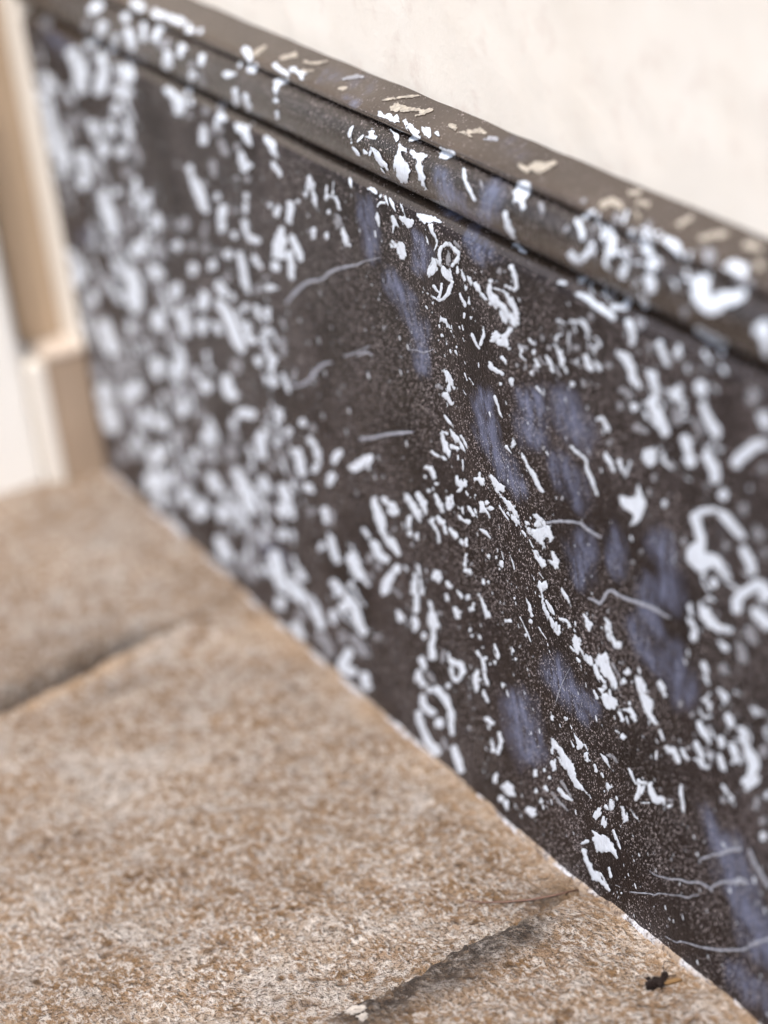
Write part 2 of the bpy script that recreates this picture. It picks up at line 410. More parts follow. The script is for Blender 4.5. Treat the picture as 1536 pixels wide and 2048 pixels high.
# ------------------------------------------------------------------ paint dabs on the board
DABS = """
T 560 150 5.12
765,515,14 735,560,34 718,620,34 735,668,12
738,695,16
750,735,18 785,780,38 825,830,14
860,765,20 880,795,38 895,810,20
935,740,20 925,790,40 920,820,24
950,745,24 990,800,60 1030,870,64 1085,930,56 1105,965,20
1040,950,10 1060,980,22 1085,1008,8
P 905,580 940,550 980,575 965,610 995,625 985,665 920,655 870,635 915,620
860,620,14 825,655,30 800,690,12
1130,560,14 1165,600,26 1200,640,60 1195,680,16
P 1005,370 1060,380 1100,400 1130,390 1160,430 1200,395 1225,440 1240,505 1190,500 1120,465 1050,440 1000,410
P 1255,480 1290,450 1310,510 1340,500 1375,545 1415,560 1450,640 1400,680 1330,690 1315,680 1360,610 1300,560
P 1450,520 1540,550 1560,600 1536,650 1490,630 1455,580
P 1130,330 1180,285 1280,300 1330,330 1460,355 1570,340 1570,375 1450,420 1370,430 1420,375 1290,385 1200,375 1130,380
1055,262,20 1180,245,26 1330,225,28 1430,215,16
605,145,20 640,140,50 690,130,14
g 650,45,30 740,25,50 850,20,26
P 1215,700 1245,700 1275,750 1315,750 1300,800 1250,780 1265,850 1330,930 1340,1000 1310,1100 1285,1115 1250,1110 1200,1040 1165,920 1170,850 1210,780
P 1325,760 1380,765 1400,790 1480,800 1510,830 1460,890 1490,1040 1500,1190 1480,1185 1440,1100 1420,1040 1400,960 1410,880 1370,840 1330,800
T 560 350 5.12
305,20,36 310,80,60 300,130,50
345,90,30 345,130,30
265,195,44
335,170,30 355,240,40 370,310,26
P 485,95 500,130 500,180 525,210 545,150 545,50 560,60 560,170 540,230 480,255 455,245 465,160
565,220,26 590,280,44 620,345,30
725,45,30 730,85,40 740,135,10
505,380,34
g 575,400,40 600,470,70 605,530,40
640,560,34 670,640,60 690,720,40
720,715,26
110,290,60 105,380,76 95,470,50
185,270,30
345,560,46 345,640,36
g 300,575,30
480,600,36 485,650,30
20,560,56 30,680,84 20,820,90
130,640,46 180,740,64 220,850,56
100,800,50 120,920,60 110,1020,50
P 890,130 945,115 985,140 1015,185 1000,205 950,180 905,155
1035,215,34
1005,325,16 1025,290,24 1070,285,30
1080,220,30 1105,280,26 1125,340,10
1125,240,20 1155,300,34 1185,375,10
P 1235,290 1265,290 1275,350 1300,420 1385,460 1390,500 1365,545 1320,545 1270,510 1235,460 1230,420 1275,410 1245,340
P 1405,390 1500,400 1590,430 1640,450 1680,490 1650,510 1560,480 1490,500 1440,470 1410,430
1000,380,14 1005,440,40 1025,545,10
1160,430,40 1180,490,50 1220,530,8
1165,520,34 1160,590,12
975,575,16 985,635,8
P 1120,680 1150,655 1180,670 1200,700 1220,680 1270,680 1285,730 1305,830 1270,870 1240,860 1205,790 1170,700 1160,760 1130,730
v 480,1020,30 560,975,34 700,935,28 790,920,24 870,880,14 930,870,16 1060,840,5
T 860 250 5.12
210,10,40 260,30,60
P 230,90 350,60 440,40 530,25 590,90 430,95 380,105 300,95
400,115,20 435,130,16
g 560,155,30 640,140,44 690,145,36
75,90,44 90,110,26
P 95,225 150,240 260,270 265,300 230,340 150,365 85,335 100,290 130,270
350,460,32 360,540,40 390,620,36 430,700,32 460,760,30
g 530,580,30 540,640,26
P 890,400 930,390 1000,430 1080,380 1200,390 1310,370 1290,420 1210,460 1130,520 1075,490 1040,460 1000,500 940,480
P 885,580 1000,575 1040,610 1025,700 980,780 975,860 945,880 920,830 900,780 850,810 860,720 835,690 875,660
g 1140,820,40 1160,890,46
770,900,44 785,970,52 810,1030,46
T 760 450 5.12
520,0,50 540,70,40 580,140,24 590,190,20 560,255,18
1310,0,66 1350,70,60 1380,130,26
P 1345,195 1420,158 1455,215 1510,275 1495,295 1440,275 1390,245 1350,228
620,400,30 615,300,40 640,220,50 700,190,50 770,250,50 815,300,36 790,360,44 740,420,34
g 700,260,30 710,340,50 700,400,40
g 770,175,30 820,230,40
P 540,330 575,325 600,370 600,440 560,500 500,545 475,490 500,440
590,360,40 640,430,40 680,500,80 720,560,40 745,590,40 720,650,50 690,720,40 620,765,40 540,730,18 470,680,16 440,615,8
710,450,40 740,540,30
640,600,30 630,680,26 610,740,40
555,625,36 600,680,24 630,690,20
800,430,28 800,480,36
840,460,28 870,560,30
910,530,40 940,600,48
980,600,54 1030,680,40 1090,760,36
820,700,24 845,760,36 870,820,42
915,740,22 915,800,36
885,650,36
870,900,26 865,950,20
940,945,30
1140,570,46 1130,680,70 1180,760,90 1260,830,74 1330,920,74 1400,1010,74
1180,650,20 1280,680,26 1350,780,60 1400,880,54 1420,960,44
1150,800,60 1200,830,50
1250,890,60 1290,990,54
1350,430,52 1385,530,50 1400,620,44 1370,660,36 1290,620,28
g 1225,470,50
P 625,930 680,950 705,990 720,1040 690,1060 670,1000 640,990 620,1030 605,1000
545,795,24
470,830,20 490,855,14
540,895,16
T 760 650 5.12
610,0,20 615,25,14
700,5,36 720,35,20
735,60,24 765,125,12
820,15,24 830,40,10
850,5,20 860,45,16
640,105,34
680,140,16 690,195,20
605,155,14
720,255,20 730,280,20
780,265,30 800,310,16
790,225,20
855,130,12 870,165,12
940,75,40 965,150,44 1020,240,22
1065,20,20 1065,110,36 1030,200,36
P 1135,95 1200,52 1250,105 1290,60 1330,10 1370,5 1360,60 1315,120 1332,200 1355,240 1345,265 1290,242 1220,212 1170,182 1120,168 1138,140
g 1440,200,40 1510,240,46
1250,330,36 1290,370,36 1300,400,18
1140,380,44 1150,440,60 1210,470,44 1260,500,36
1350,560,48 1355,610,44
1240,600,32
g 1410,410,40
g 1490,430,50
P 630,460 680,455 730,510 750,545 770,555 755,600 745,620 785,640 730,670 705,695 720,730 780,830 720,810 660,760 635,715 650,690 680,680 690,600 660,530
g 600,620,50 640,650,30
870,490,16 895,565,12
915,540,12 960,608,16
855,665,8 885,715,6
1180,730,32 1205,820,30 1230,900,28 1260,950,14
660,905,8 690,960,30 740,1024,20
v 290,252,8 370,255,10 460,280,14 550,245,8
T 860 850 5.12
230,0,20 245,30,10
120,80,30 145,160,50 170,240,70 200,320,36 150,340,36 60,300,30 20,265,20
130,70,30 180,90,24
215,50,30 255,110,50 300,170,40 340,230,40 365,275,10
230,220,50 300,245,40
320,110,24 360,180,30 385,240,10
295,310,14 295,350,20
340,360,20 345,470,12
P 250,520 290,510 300,545 335,540 330,490 345,490 360,530 385,570 385,630 350,660 300,690 255,695 265,670 310,640 270,600
375,690,30 395,720,20
420,740,12
460,740,14 475,785,10
470,715,20
P 450,550 500,520 500,470 525,480 525,530 560,540 565,620 550,645 520,600 490,570 445,595
P 600,455 625,500 660,530 700,560 760,620 780,680 760,690 730,680 740,720 790,760 830,770 870,820 880,870 920,930 940,1024 950,1050 880,1040 840,960 830,900 780,830 740,760 690,700 660,650 630,590 605,510
715,820,14 750,890,26 810,970,14
800,900,30 820,930,14
600,640,10 620,675,8
P 500,785 540,780 570,840 610,820 650,840 665,855 610,885 590,870 635,960 610,950 570,890 510,895 505,860
590,795,50 620,785,30
310,850,40 340,880,60 320,950,40 400,990,50
400,840,40 450,920,40
465,860,30 500,940,24
20,440,40 50,530,40
70,600,30
60,720,46 110,810,56 140,890,34
180,750,46 200,840,64
230,720,28 240,810,28
90,940,46 140,1010,54
20,980,54
P 855,140 895,195 850,240 830,220
790,220,34 840,285,16
940,270,8 960,330,36 1010,420,44 1060,500,50 1110,600,50 1150,660,56 1170,680,20
g 1175,230,40
g 1355,750,40
P 1065,905 1110,890 1150,930 1180,990 1200,1044 1060,1044 1090,980
1035,955,30
P 975,970 1010,990 1040,1040 980,1030
v 1210,1000,34 1350,985,34 1536,1005,32 1620,1070,36 1750,1150,30
T 660 850 5.12
v 330,140,46 440,130,36 600,95,36 750,80,36 860,70,16
100,280,56 50,340,56 60,390,34
20,520,76 0,590,50
P 185,430 300,350 380,300 440,300 450,340 420,390 430,455 400,460 380,410 300,465 255,495
990,430,36 1040,460,44 1070,540,34
980,530,32
1020,670,32
460,760,44 480,860,70 520,960,86 540,1024,76
560,760,50 650,830,60 680,900,60 610,880,34
790,710,44 830,800,70 900,900,80 930,980,44
900,710,50 960,800,70 980,900,36
820,950,50 820,1010,50
g 20,900,60 10,1000,60
T 1060 550 5.12
310,80,40 360,85,34
520,60,50 570,40,44
490,200,34 580,230,60 680,310,66 780,370,60 860,440,50
860,330,44 960,330,60 1010,280,66
g 850,210,60
1180,290,80
1220,60,116 1240,130,106
430,480,28 520,470,44 580,540,54 600,630,44
g 460,580,50
g 630,430,60
g 480,745,60
g 610,730,60
580,830,44 600,920,62 640,970,44
690,900,44 720,960,44
g 810,930,50
1010,480,50 1060,600,64 1050,690,50
900,790,50 990,850,84 1040,950,84 1060,1024,76
g 1230,730,60
1320,720,64 1380,820,58 1410,920,50
g 1130,500,100
1230,980,60 1280,1024,60
270,720,38 310,800,54 340,900,60
170,840,38 220,920,46 240,990,32
g 200,740,40
g 130,640,50
60,870,32 90,930,48
40,790,40
20,1000,40
T 1060 750 5.12
440,90,40
g 555,90,50
75,120,18 150,210,24
700,450,34 750,450,34 800,560,38
g 815,690,54
780,820,44 830,900,54 860,960,44
910,880,44 950,980,44
1030,900,44 1000,980,38
430,730,28 500,800,34 570,860,30 590,960,34 620,1020,38 660,1130,34 690,1225,26
g 150,750,30
T 1236 550 5.12
860,80,150 860,220,160 960,330,140 1080,250,130 1200,240,100 1290,180,50
g 1250,40,90 1350,100,60
820,560,60 950,640,86 1080,700,70
g 690,380,80
1500,540,120 1520,650,90 1540,800,60
1440,560,80
T 1236 750 5.12
150,20,80 210,120,54
g 40,150,60 130,200,70
170,330,70
g 30,320,70
g 200,540,80 290,570,60
370,40,80 400,180,56 350,300,90 430,440,96 480,580,90
600,200,110
g 610,360,80 620,460,100
860,130,120
870,300,60 930,440,86 1000,560,92 1030,620,60
g 800,480,50 860,600,60
g 1390,220,130
1500,430,110 1536,520,80
690,650,92 720,780,76 760,900,86 700,860,60
330,830,150
920,820,92 980,930,110 1000,1010,86
1300,800,116 1220,900,84 1400,720,84 1500,710,76
g 1500,950,80
T 1236 950 5.12
P 20,215 60,200 130,232 175,215 190,130 205,80 232,105 260,200 298,280 280,395 245,460 170,520 138,510 165,405 65,340 25,290
80,10,46
g 380,30,60
g 330,180,60
480,290,54
145,650,40
g 240,790,40
g 160,890,40
1000,20,96
g 920,120,60
1080,200,84
g 1290,350,90
g 1450,610,100
800,420,86 830,560,80 860,700,90 800,800,180 850,900,160 980,870,124 1090,970,86
840,370,62 1010,360,44 1100,430,80 1200,540,80 1270,630,60
1290,760,70 1350,880,88 1380,980,80
g 1100,730,80
g 1510,800,70
g 680,680,60
T 936 1050 5.12
P 590,0 640,30 700,40 740,0 860,0 850,50 885,130 860,185 820,150 790,100 780,170 820,240 790,250 740,190 660,120 600,60
560,60,20 590,110,26
630,150,14 670,230,18
P 665,265 710,250 730,300 800,370 815,410 780,455 740,420 700,350
P 845,260 870,255 910,310 940,350 940,450 910,455 870,410 820,350 880,360 860,310
735,485,10 780,545,12
P 715,580 735,560 765,580 800,555 825,610 810,670 775,655 790,780 810,860 850,930 920,1000 930,1060 900,1110 870,1060 810,960 770,880 755,760 745,670 710,620
810,770,20 850,850,50 890,920,14
125,40,20 190,80,40 240,135,10
350,265,14 370,350,10
350,395,64
300,330,30
330,450,20
220,320,36
435,310,8 460,370,16 480,450,20
20,480,46
165,560,34 170,600,30
220,580,30
115,710,20 160,810,36 210,930,60
40,860,46
60,810,24
10,740,40
365,800,34
480,750,24
600,740,10 630,820,40 660,930,34
640,990,50
540,940,10 580,1020,10
390,980,40 440,980,40
960,650,20 1000,720,40 1040,790,30
v 1240,750,26 1300,770,36 1360,800,36 1440,680,34 1510,690,40 1536,712,40 1636,757,38 1766,802,42 1896,852,44 2036,932,30 2076,952,16
1190,920,30 1230,990,56 1270,1020,46
1410,960,26 1450,1010,44
g 1435,890,34
945,960,30 1000,980,50 1040,1020,30
T 1236 1150 5.12
870,0,44
985,80,76
1120,10,66
1220,340,96 1230,240,84 1330,150,84 1450,110,116 1540,200,116
1440,400,116 1536,500,116 1400,360,70
g 1350,560,90 1390,670,90
910,380,104 930,460,104 1040,540,70 1150,560,46
730,460,60 790,560,70 780,640,70
1030,680,36 1110,750,66
g 1250,730,80 1300,860,100
880,910,58 910,990,50
g 1090,960,90
15,710,60
g 60,895,34
110,985,54
T 700 1050 5.12
10,330,90 70,420,100 90,520,66
g 20,620,60
30,780,60 70,900,66 100,1010,66
150,50,36 200,110,36
260,190,80 290,290,70 370,350,70
320,30,46 370,110,54 440,200,80 500,300,36
g 460,40,40
g 210,340,70
g 300,420,70
480,450,72
580,440,38
g 220,530,60
420,520,72 370,630,90 360,690,54
g 450,660,40 520,730,30
620,80,50
690,100,42 690,140,30
600,10,42
g 640,205,30
860,0,36 900,80,36 920,170,28
970,20,38 990,80,38
1040,50,48 1090,120,56
1150,180,64 1140,150,28
1195,150,34 1195,210,32
1190,310,38 1190,410,34
1190,460,42 1230,490,42
g 1250,400,30
P 848,465 890,450 943,476 957,540 942,592 890,597 843,548
1000,590,36 1035,640,36
700,420,26 720,500,30
670,510,34 660,650,60 690,780,50 680,880,50
730,560,22 740,690,42
985,720,50 1000,760,42
1110,670,20 1150,730,46
1210,740,44
820,790,34 850,870,42 850,960,96 880,1030,86
g 920,900,40
1080,860,52 1110,930,52
1130,890,34
500,890,42 530,960,60
660,960,50 680,1030,60
T 1000 1250 5.12
P 705,115 735,140 765,95 800,110 840,170 850,230 900,290 930,310 960,350 960,410 930,415 890,390 850,320 820,260 800,310 770,260 740,190
730,220,20 765,260,30
790,335,20 820,370,30
P 980,325 1000,320 1020,285 1070,290 1085,260 1110,290 1130,380 1140,440 1190,520 1210,600 1215,650 1190,665 1135,640 1125,560 1100,530 1050,510 1000,420 975,380
975,410,40 1000,500,50 1050,570,50 1085,640,40
g 1150,390,30 1200,480,36 1240,550,20
P 985,650 1050,640 1085,620 1085,660 1060,690 1110,700 1120,660 1150,655 1150,720 1210,770 1225,820 1190,830 1210,900 1160,860 1130,870 1085,840 1050,780 1020,690
965,670,24 1000,740,50
1320,480,54 1290,490,44
1270,580,54
1230,860,20 1290,870,34 1330,860,50 1370,930,60 1395,970,40
1330,800,30
1230,900,40 1265,970,50
P 530,0 620,0 630,80 600,110 560,80
910,10,66 920,60,24
1110,10,64 1130,110,56 1190,200,64 1225,215,54
400,20,16 435,80,14 485,150,10
250,0,10 290,90,16 320,170,12
275,100,34
g 340,330,30
120,220,20 140,270,30
165,345,40
40,620,44
210,215,26
v 730,430,6 680,520,8 620,660,10 570,830,6
530,890,20 545,970,30
670,950,30
720,10,40
T 780 1250 5.12
260,30,46
355,105,40
440,30,40 450,120,48 430,220,56 440,320,74
330,350,48 360,440,48
300,490,56 300,560,66 340,600,56
g 400,500,50 450,570,40
340,740,56 350,820,56 440,900,66
480,660,74 560,740,66 610,850,66 640,950,66
410,660,46
520,1000,74
600,300,38 640,370,64 720,400,64 750,470,54 700,560,46 640,540,46 630,450,46
g 560,260,40 540,360,50
600,620,40
g 820,650,40
890,470,42 880,570,60 890,670,42
930,560,26
900,280,34 950,350,34 970,430,34 980,520,34 1000,600,52
980,340,34
955,230,26
960,680,26 1000,780,26
1080,210,36 1100,290,46 1110,340,24
1080,380,34
1030,400,26
930,120,36
825,50,30
845,110,24
300,900,46 320,1000,56
g 1000,950,40 1060,1010,40
T 800 1400 5.12
190,120,40 200,220,40 250,320,56 300,430,76 380,520,86
560,500,66 590,600,76 630,720,56
400,240,76
530,200,56 540,340,40
g 450,400,50 480,480,50
890,190,34 950,240,42
910,280,30
1020,340,36 1040,440,44 1010,530,52
940,420,34 960,520,42
990,770,42 980,830,34
P 1050,840 1100,828 1162,868 1198,960 1175,1000 1120,988 1066,952 1045,900
1040,1010,50
1495,900,36
T 1040 1430 5.12
P 320,230 350,235 390,290 420,320 490,420 550,500 575,560 580,640 630,700 690,780 750,870 730,875 670,790 600,770 550,710 510,640 490,580 420,510 390,440 385,360 350,350 340,400 320,380
345,480,60 360,550,50
160,570,36 165,620,32
255,560,30
305,640,32
265,740,44 290,770,26
170,775,38
230,870,38
400,760,40 450,820,50 530,870,30
g 430,680,40 480,760,30 540,860,14
g 340,800,40 400,880,36 490,975,20
520,100,10 550,180,20 590,250,34 620,310,70 590,340,40
530,265,14 560,320,24
670,300,20 690,340,14
480,45,30
330,20,36
680,400,50 690,460,50
720,465,24
770,510,24 790,570,34
840,600,28 860,635,14
830,390,14 880,450,40 920,520,20 980,585,8
g 900,400,30 960,430,40 1010,490,20
P 880,660 930,710 960,735 910,785 890,720
865,780,26
P 920,850 960,850 975,930 940,980 915,950
1000,850,40
880,940,40 915,980,10
990,160,20 1020,185,24
P 1030,200 1060,190 1100,225 1080,270 1040,250 1015,235
1120,550,24 1150,620,34 1190,710,10
1215,670,40 1225,760,50 1195,860,50
1215,680,40 1300,700,30
1340,700,50 1350,790,70 1400,860,90 1470,870,60 1490,960,24
1270,740,40 1250,800,30
1240,895,14 1330,900,20
T 1236 1350 5.12
P 168,5 235,5 318,150 310,178 276,190 370,262 360,350 342,370 420,518 402,530 336,475 278,378 238,268 198,148
440,70,42 460,140,60 490,210,34
g 640,290,50
g 770,410,50
830,480,38 870,570,54 950,690,38
g 940,550,60
1050,640,70 1070,720,46
1130,420,60 1160,500,76
1040,160,44 1100,220,60 1110,270,36
900,30,60 920,80,44
1280,560,66 1300,660,50 1340,780,84 1400,900,116 1380,1000,96
1180,720,60 1220,820,60 1260,890,36
P 460,745 510,702 595,740 632,800 650,885 630,915 595,893 535,805
650,750,34 690,820,52 720,860,34
g 725,745,50
800,700,62 850,790,62 910,830,46
800,860,38 880,930,46 930,940,38
g 960,870,50
1040,830,54 1080,950,62
g 1500,780,100
1530,560,40
430,570,26 470,660,28
T 1000 1600 5.12
P 275,68 340,50 382,85 392,122 440,145 432,165 388,155 340,178 296,146 272,110
430,15,36
g 640,40,30 700,110,10
P 945,155 1000,90 1040,70 1055,120 1030,180 990,215 950,180
P 1070,155 1095,190 1095,260 1070,280 1030,250 1020,230 1050,190
1090,60,40 1120,110,10
P 1130,0 1175,0 1175,80 1150,105 1120,70
P 1240,60 1270,65 1310,130 1335,210 1270,250 1265,180
P 1345,100 1390,140 1440,210 1430,240 1390,190
P 950,310 990,320 1030,350 1100,335 1140,420 1170,440 1190,510 1210,590 1190,595 1140,540 1050,535 990,530 980,450 945,410 960,370
1165,310,24 1200,400,36 1240,500,12
835,450,16 890,420,50
P 840,490 890,495 920,590 970,720 1050,740 1090,830 1145,920 1135,950 1080,900 1030,840 950,815 900,690 860,590
1120,690,26 1140,780,30
60,20,50 85,80,30
v 1330,940,14 1430,950,16 1536,957,13 1588,972,14 1638,955,14 1768,972,14 1848,978,16 1928,1000,18 1978,978,14 2038,973,14
1250,950,24
1220,995,24
g 1190,870,14 1230,890,10
T 1236 1550 5.12
650,110,30 650,200,38 670,300,34 675,370,24
1080,110,40 1130,190,44 1170,250,44
g 1090,250,60
1310,60,80 1410,40,86 1320,140,44
g 1430,250,70 1420,330,60
1490,630,66
g 1490,470,70
1530,200,50
g 1210,690,50
530,320,36 560,310,18
g 520,255,30 570,262,20
v 840,900,14 850,860,16 920,840,30 980,815,24 1060,810,36 1140,770,46 1260,755,46
v 1350,770,34 1400,900,42 1480,1030,42 1540,1140,44
v 330,980,10 390,1024,14 500,1054,20 560,1069,20 640,1069,22 720,1099,24 830,1099,26 900,1134,28 950,1164,24 970,1194,14
v 955,1174,24 990,1134,30 1080,1094,32 1170,1099,40 1260,1084,70 1320,1104,46
T 1236 1750 5.12
v 490,625,10 600,685,14 650,680,20 740,700,16 850,735,20 970,755,26 1060,770,30 1160,765,30 1300,760,28 1400,700,34 1536,660,34 1600,640,34
T 380 600 5.12
v 1020,870,30 1100,880,32 1200,840,40 1270,760,40 1360,660,38 1450,640,24
g 1080,740,40 1070,800,40
140,40,80
140,220,52 130,320,52
270,250,54 300,320,38
300,30,60 390,150,86 440,280,96 490,430,80 540,510,44
580,250,60 600,400,52 660,420,52
560,80,46
680,70,38 720,170,38
790,100,46 810,200,40
800,320,54
g 950,200,50 970,250,40
710,620,66
850,590,60 830,690,60
g 940,430,70 970,550,50
g 760,480,60
860,840,66
g 480,680,110
380,810,74 390,930,96 450,980,70
180,880,80
g 40,760,80
g 60,950,70
T 0 512 2
v 1380,400,7 1430,385,8 1480,360,5
v 1430,400,8 1470,385,11 1490,400,5
T 340 400 5.12
v 1190,1060,26 1230,1010,36 1320,910,44 1420,840,38 1536,820,32 1605,780,30
330,30,66 370,90,60
550,80,66 540,200,76 540,300,44
780,50,38 770,120,30
g 680,100,50
770,220,54 790,310,54 830,390,54 900,410,54
660,360,46
1030,50,32
1110,80,48 1090,150,40
1250,50,42 1240,130,52 1220,210,34
P 1110,310 1145,320 1190,430 1172,530 1120,595 1058,588 1048,440
1080,670,84 1110,710,50
1230,560,42 1240,650,42 1260,790,34
1260,400,42 1310,490,52 1340,590,52
g 150,250,90
g 370,260,60 350,360,50
75,470,76
g 235,470,60
g 370,490,70
235,710,76
440,670,70
600,560,68
g 490,540,40
720,560,46 760,700,70 780,850,70 810,930,46
870,580,40 920,680,40
1010,900,46 1080,900,46
g 980,800,40
500,860,60 560,960,70
g 590,800,60
80,900,60 70,980,52
350,990,86
g 900,920,60
640,990,46
T 40 0 5.12
850,260,76 830,340,66
1110,330,76 1150,480,66
1090,180,50
g 690,270,80
800,60,76 740,110,50
1180,40,76 1240,80,56
540,540,96 580,640,76 610,760,76 630,900,96
700,470,50 780,440,34
830,590,56 870,700,66 840,850,104 820,930,76
980,380,50 960,500,50
1080,720,76 1110,820,66
1020,930,96 1130,940,56
1440,300,48 1380,400,40
1270,260,32 1270,400,32
1400,140,64 1480,170,48
260,780,50 330,880,56 250,960,66
g 280,230,80
T 300 0 4.267
180,160,50 270,190,50
345,250,58
435,270,32
70,260,40 50,330,32
155,460,58 155,540,76
280,410,50 265,470,40
445,490,42 430,550,32
365,645,58
g 360,560,50
g 440,640,36 460,710,36
g 90,380,60 150,370,60
660,635,44 715,635,24
775,560,38
870,590,70 900,570,50
820,430,60 860,500,42
890,460,34 990,400,16
730,760,30 740,850,44 760,900,26
810,810,34 840,890,44 855,930,26
P 1060,680 1110,665 1190,680 1180,705 1120,740 1085,810 1055,825 1045,750
1075,860,32
1085,950,28 1095,1005,22
1070,560,44 1120,600,36 1180,640,22
P 1175,580 1230,565 1290,600 1340,630 1310,690 1280,670 1240,610 1190,620
1130,500,30 1240,470,40
1320,530,20 1400,545,20 1510,530,12
1310,610,20 1390,605,20
150,770,40 220,820,50 250,880,96 250,940,76
330,790,32
360,870,34
g 340,980,50
g 480,950,44
g 610,915,60
610,990,56
T 40 200 5.12
290,80,66 320,200,66 360,400,76 430,560,66 480,720,56
640,580,96 650,640,76
660,840,104 650,760,66
860,500,104
1050,520,84
930,250,76 960,330,56
990,90,76
740,240,40 780,300,50
g 630,200,70
g 500,200,60 540,380,60
1090,270,56 1130,380,48
g 1150,470,70 1220,600,60
g 1110,740,90
1190,830,40 1190,950,48
860,980,84
1000,940,48
1320,980,48
g 780,700,70 800,780,70
T 300 200 5.12
550,280,40 550,380,66 550,430,56
700,210,50 690,260,40
770,190,36
g 640,320,60
g 720,310,60
g 740,430,66 780,540,66
P 868,240 920,232 990,268 1030,266 1085,220 1056,262 1012,292 1050,430 1050,490 1020,500 968,420 938,335 878,332
1190,400,42 1250,450,70 1280,540,50
1310,580,38
1260,640,34 1310,720,44 1330,770,34
g 900,480,66
940,560,48 960,650,76 980,710,48 1030,650,40
g 1000,810,56
g 650,650,66 660,750,66
410,690,46 440,800,46 500,920,84 530,1000,84
g 560,870,56
690,990,48
990,980,40
T 80 400 5.12
680,80,110 720,200,100 750,320,100
g 790,440,90
1080,30,84
g 930,200,70 950,260,70
1190,170,50 1230,260,50
g 900,80,60
1020,480,110 980,540,76
g 1200,420,70 1260,560,70
g 1480,250,100
930,730,92 970,880,112 990,980,100
1190,740,92
g 660,850,140
1400,900,72 1390,980,64
430,760,66 380,640,48 400,850,66
340,560,48
540,1000,66
T 120 600 5.12
450,250,92 490,380,100 560,500,100
g 640,620,90 770,690,90
1010,180,120 1020,260,92
g 930,460,90
990,640,92 1000,760,66
1230,130,92 1280,240,76 1300,340,50
g 1150,370,110
1460,40,84
1450,230,66 1460,300,50
1220,690,110
g 1360,740,70
450,950,110
800,920,100 680,970,76
g 330,100,80 300,40,70
g 400,720,110
g 600,760,90
1490,890,66
g 1230,980,90 1100,960,60
790,60,92
g 800,280,90
T 180 800 5.12
180,100,110 240,270,100
g 430,60,120
570,200,92
760,240,100
950,60,92 960,130,56
g 920,360,110
g 1130,150,80
1210,340,84 1190,420,50
730,520,120 660,600,100
640,800,112 740,830,100 620,900,66
g 340,560,100
1080,560,76
1240,780,84 1300,900,92
g 940,790,110
1000,970,100
g 1480,550,70
g 1490,760,90
730,980,76
g 1480,200,70
g 1200,580,90
T 440 800 5.12
220,130,74 330,150,74
150,250,56
g 160,370,90
600,110,56 620,180,48
430,350,74 420,480,74 440,580,56
710,330,56
590,440,48
g 700,420,46
850,230,56
g 950,290,56
920,400,48 980,480,48 1010,600,48 970,720,48
800,530,66 830,650,66 850,750,56
890,890,74 940,920,48
170,730,56 270,930,112 300,1000,92
440,830,92 470,900,74
640,890,66 680,1000,84
g 540,680,66
g 100,530,96
g 660,590,66
T 260 950 5.12
310,260,74
450,540,100 500,620,92 400,470,66
720,350,128
590,230,66
960,420,92 930,330,66
920,660,66 970,780,100 1000,840,66
1200,180,100 1230,340,92
1370,100,66
g 1420,600,100
1480,850,74 1500,970,74
g 1250,620,90
g 1030,400,66
g 950,960,80 1050,1000,90
g 1490,350,66
T 480 1000 5.12
460,40,82 440,130,74
540,170,40
g 300,100,80
440,350,66
g 300,380,80
g 130,330,90
360,560,74 400,700,84 420,850,92 480,900,74
600,700,48 650,800,48
640,980,84 560,900,74
870,100,56 890,200,40
g 740,120,66
930,370,56 950,500,66 1000,620,56
840,480,48
970,850,66 1040,930,66
1140,870,48
g 60,600,100 120,780,100
1110,1000,64
T 480 1180 5.12
420,140,92
720,110,74 790,250,74 830,360,66
g 640,260,100
570,370,74 640,470,48
g 820,470,90 900,560,90 930,650,66
1060,170,84 1160,140,74 1200,280,74 1270,430,66
960,250,74 970,310,48
g 1060,480,90
g 1180,500,90 1260,650,66
1120,640,74 1060,780,92 1160,840,66
1280,880,74 1310,980,74
g 1420,480,60
1000,30,48
g 1080,50,66
560,40,56
T 1060 350 5.12
500,480,50 540,580,44 540,650,36
560,430,44 640,370,44
760,310,84 850,280,60 930,330,68
g 900,440,80
430,820,84 500,880,84 580,820,60 640,720,52
820,580,76 850,680,68 820,790,76
g 700,500,60
1040,590,52
1190,600,52 1180,690,60 1220,800,68
g 1010,820,70
980,960,68
1250,930,100
g 380,560,60
g 540,270,50
g 120,330,50
g 1220,530,60
1020,180,40 1120,170,40
1120,290,34 1220,310,34
T 1236 350 5.12
480,660,50 580,720,66 650,820,60
g 940,830,110
620,520,40 750,440,46
850,650,40 1000,620,40 1100,600,34
1180,930,96 1280,980,96
1330,730,56 1450,740,50
1450,930,56
"""
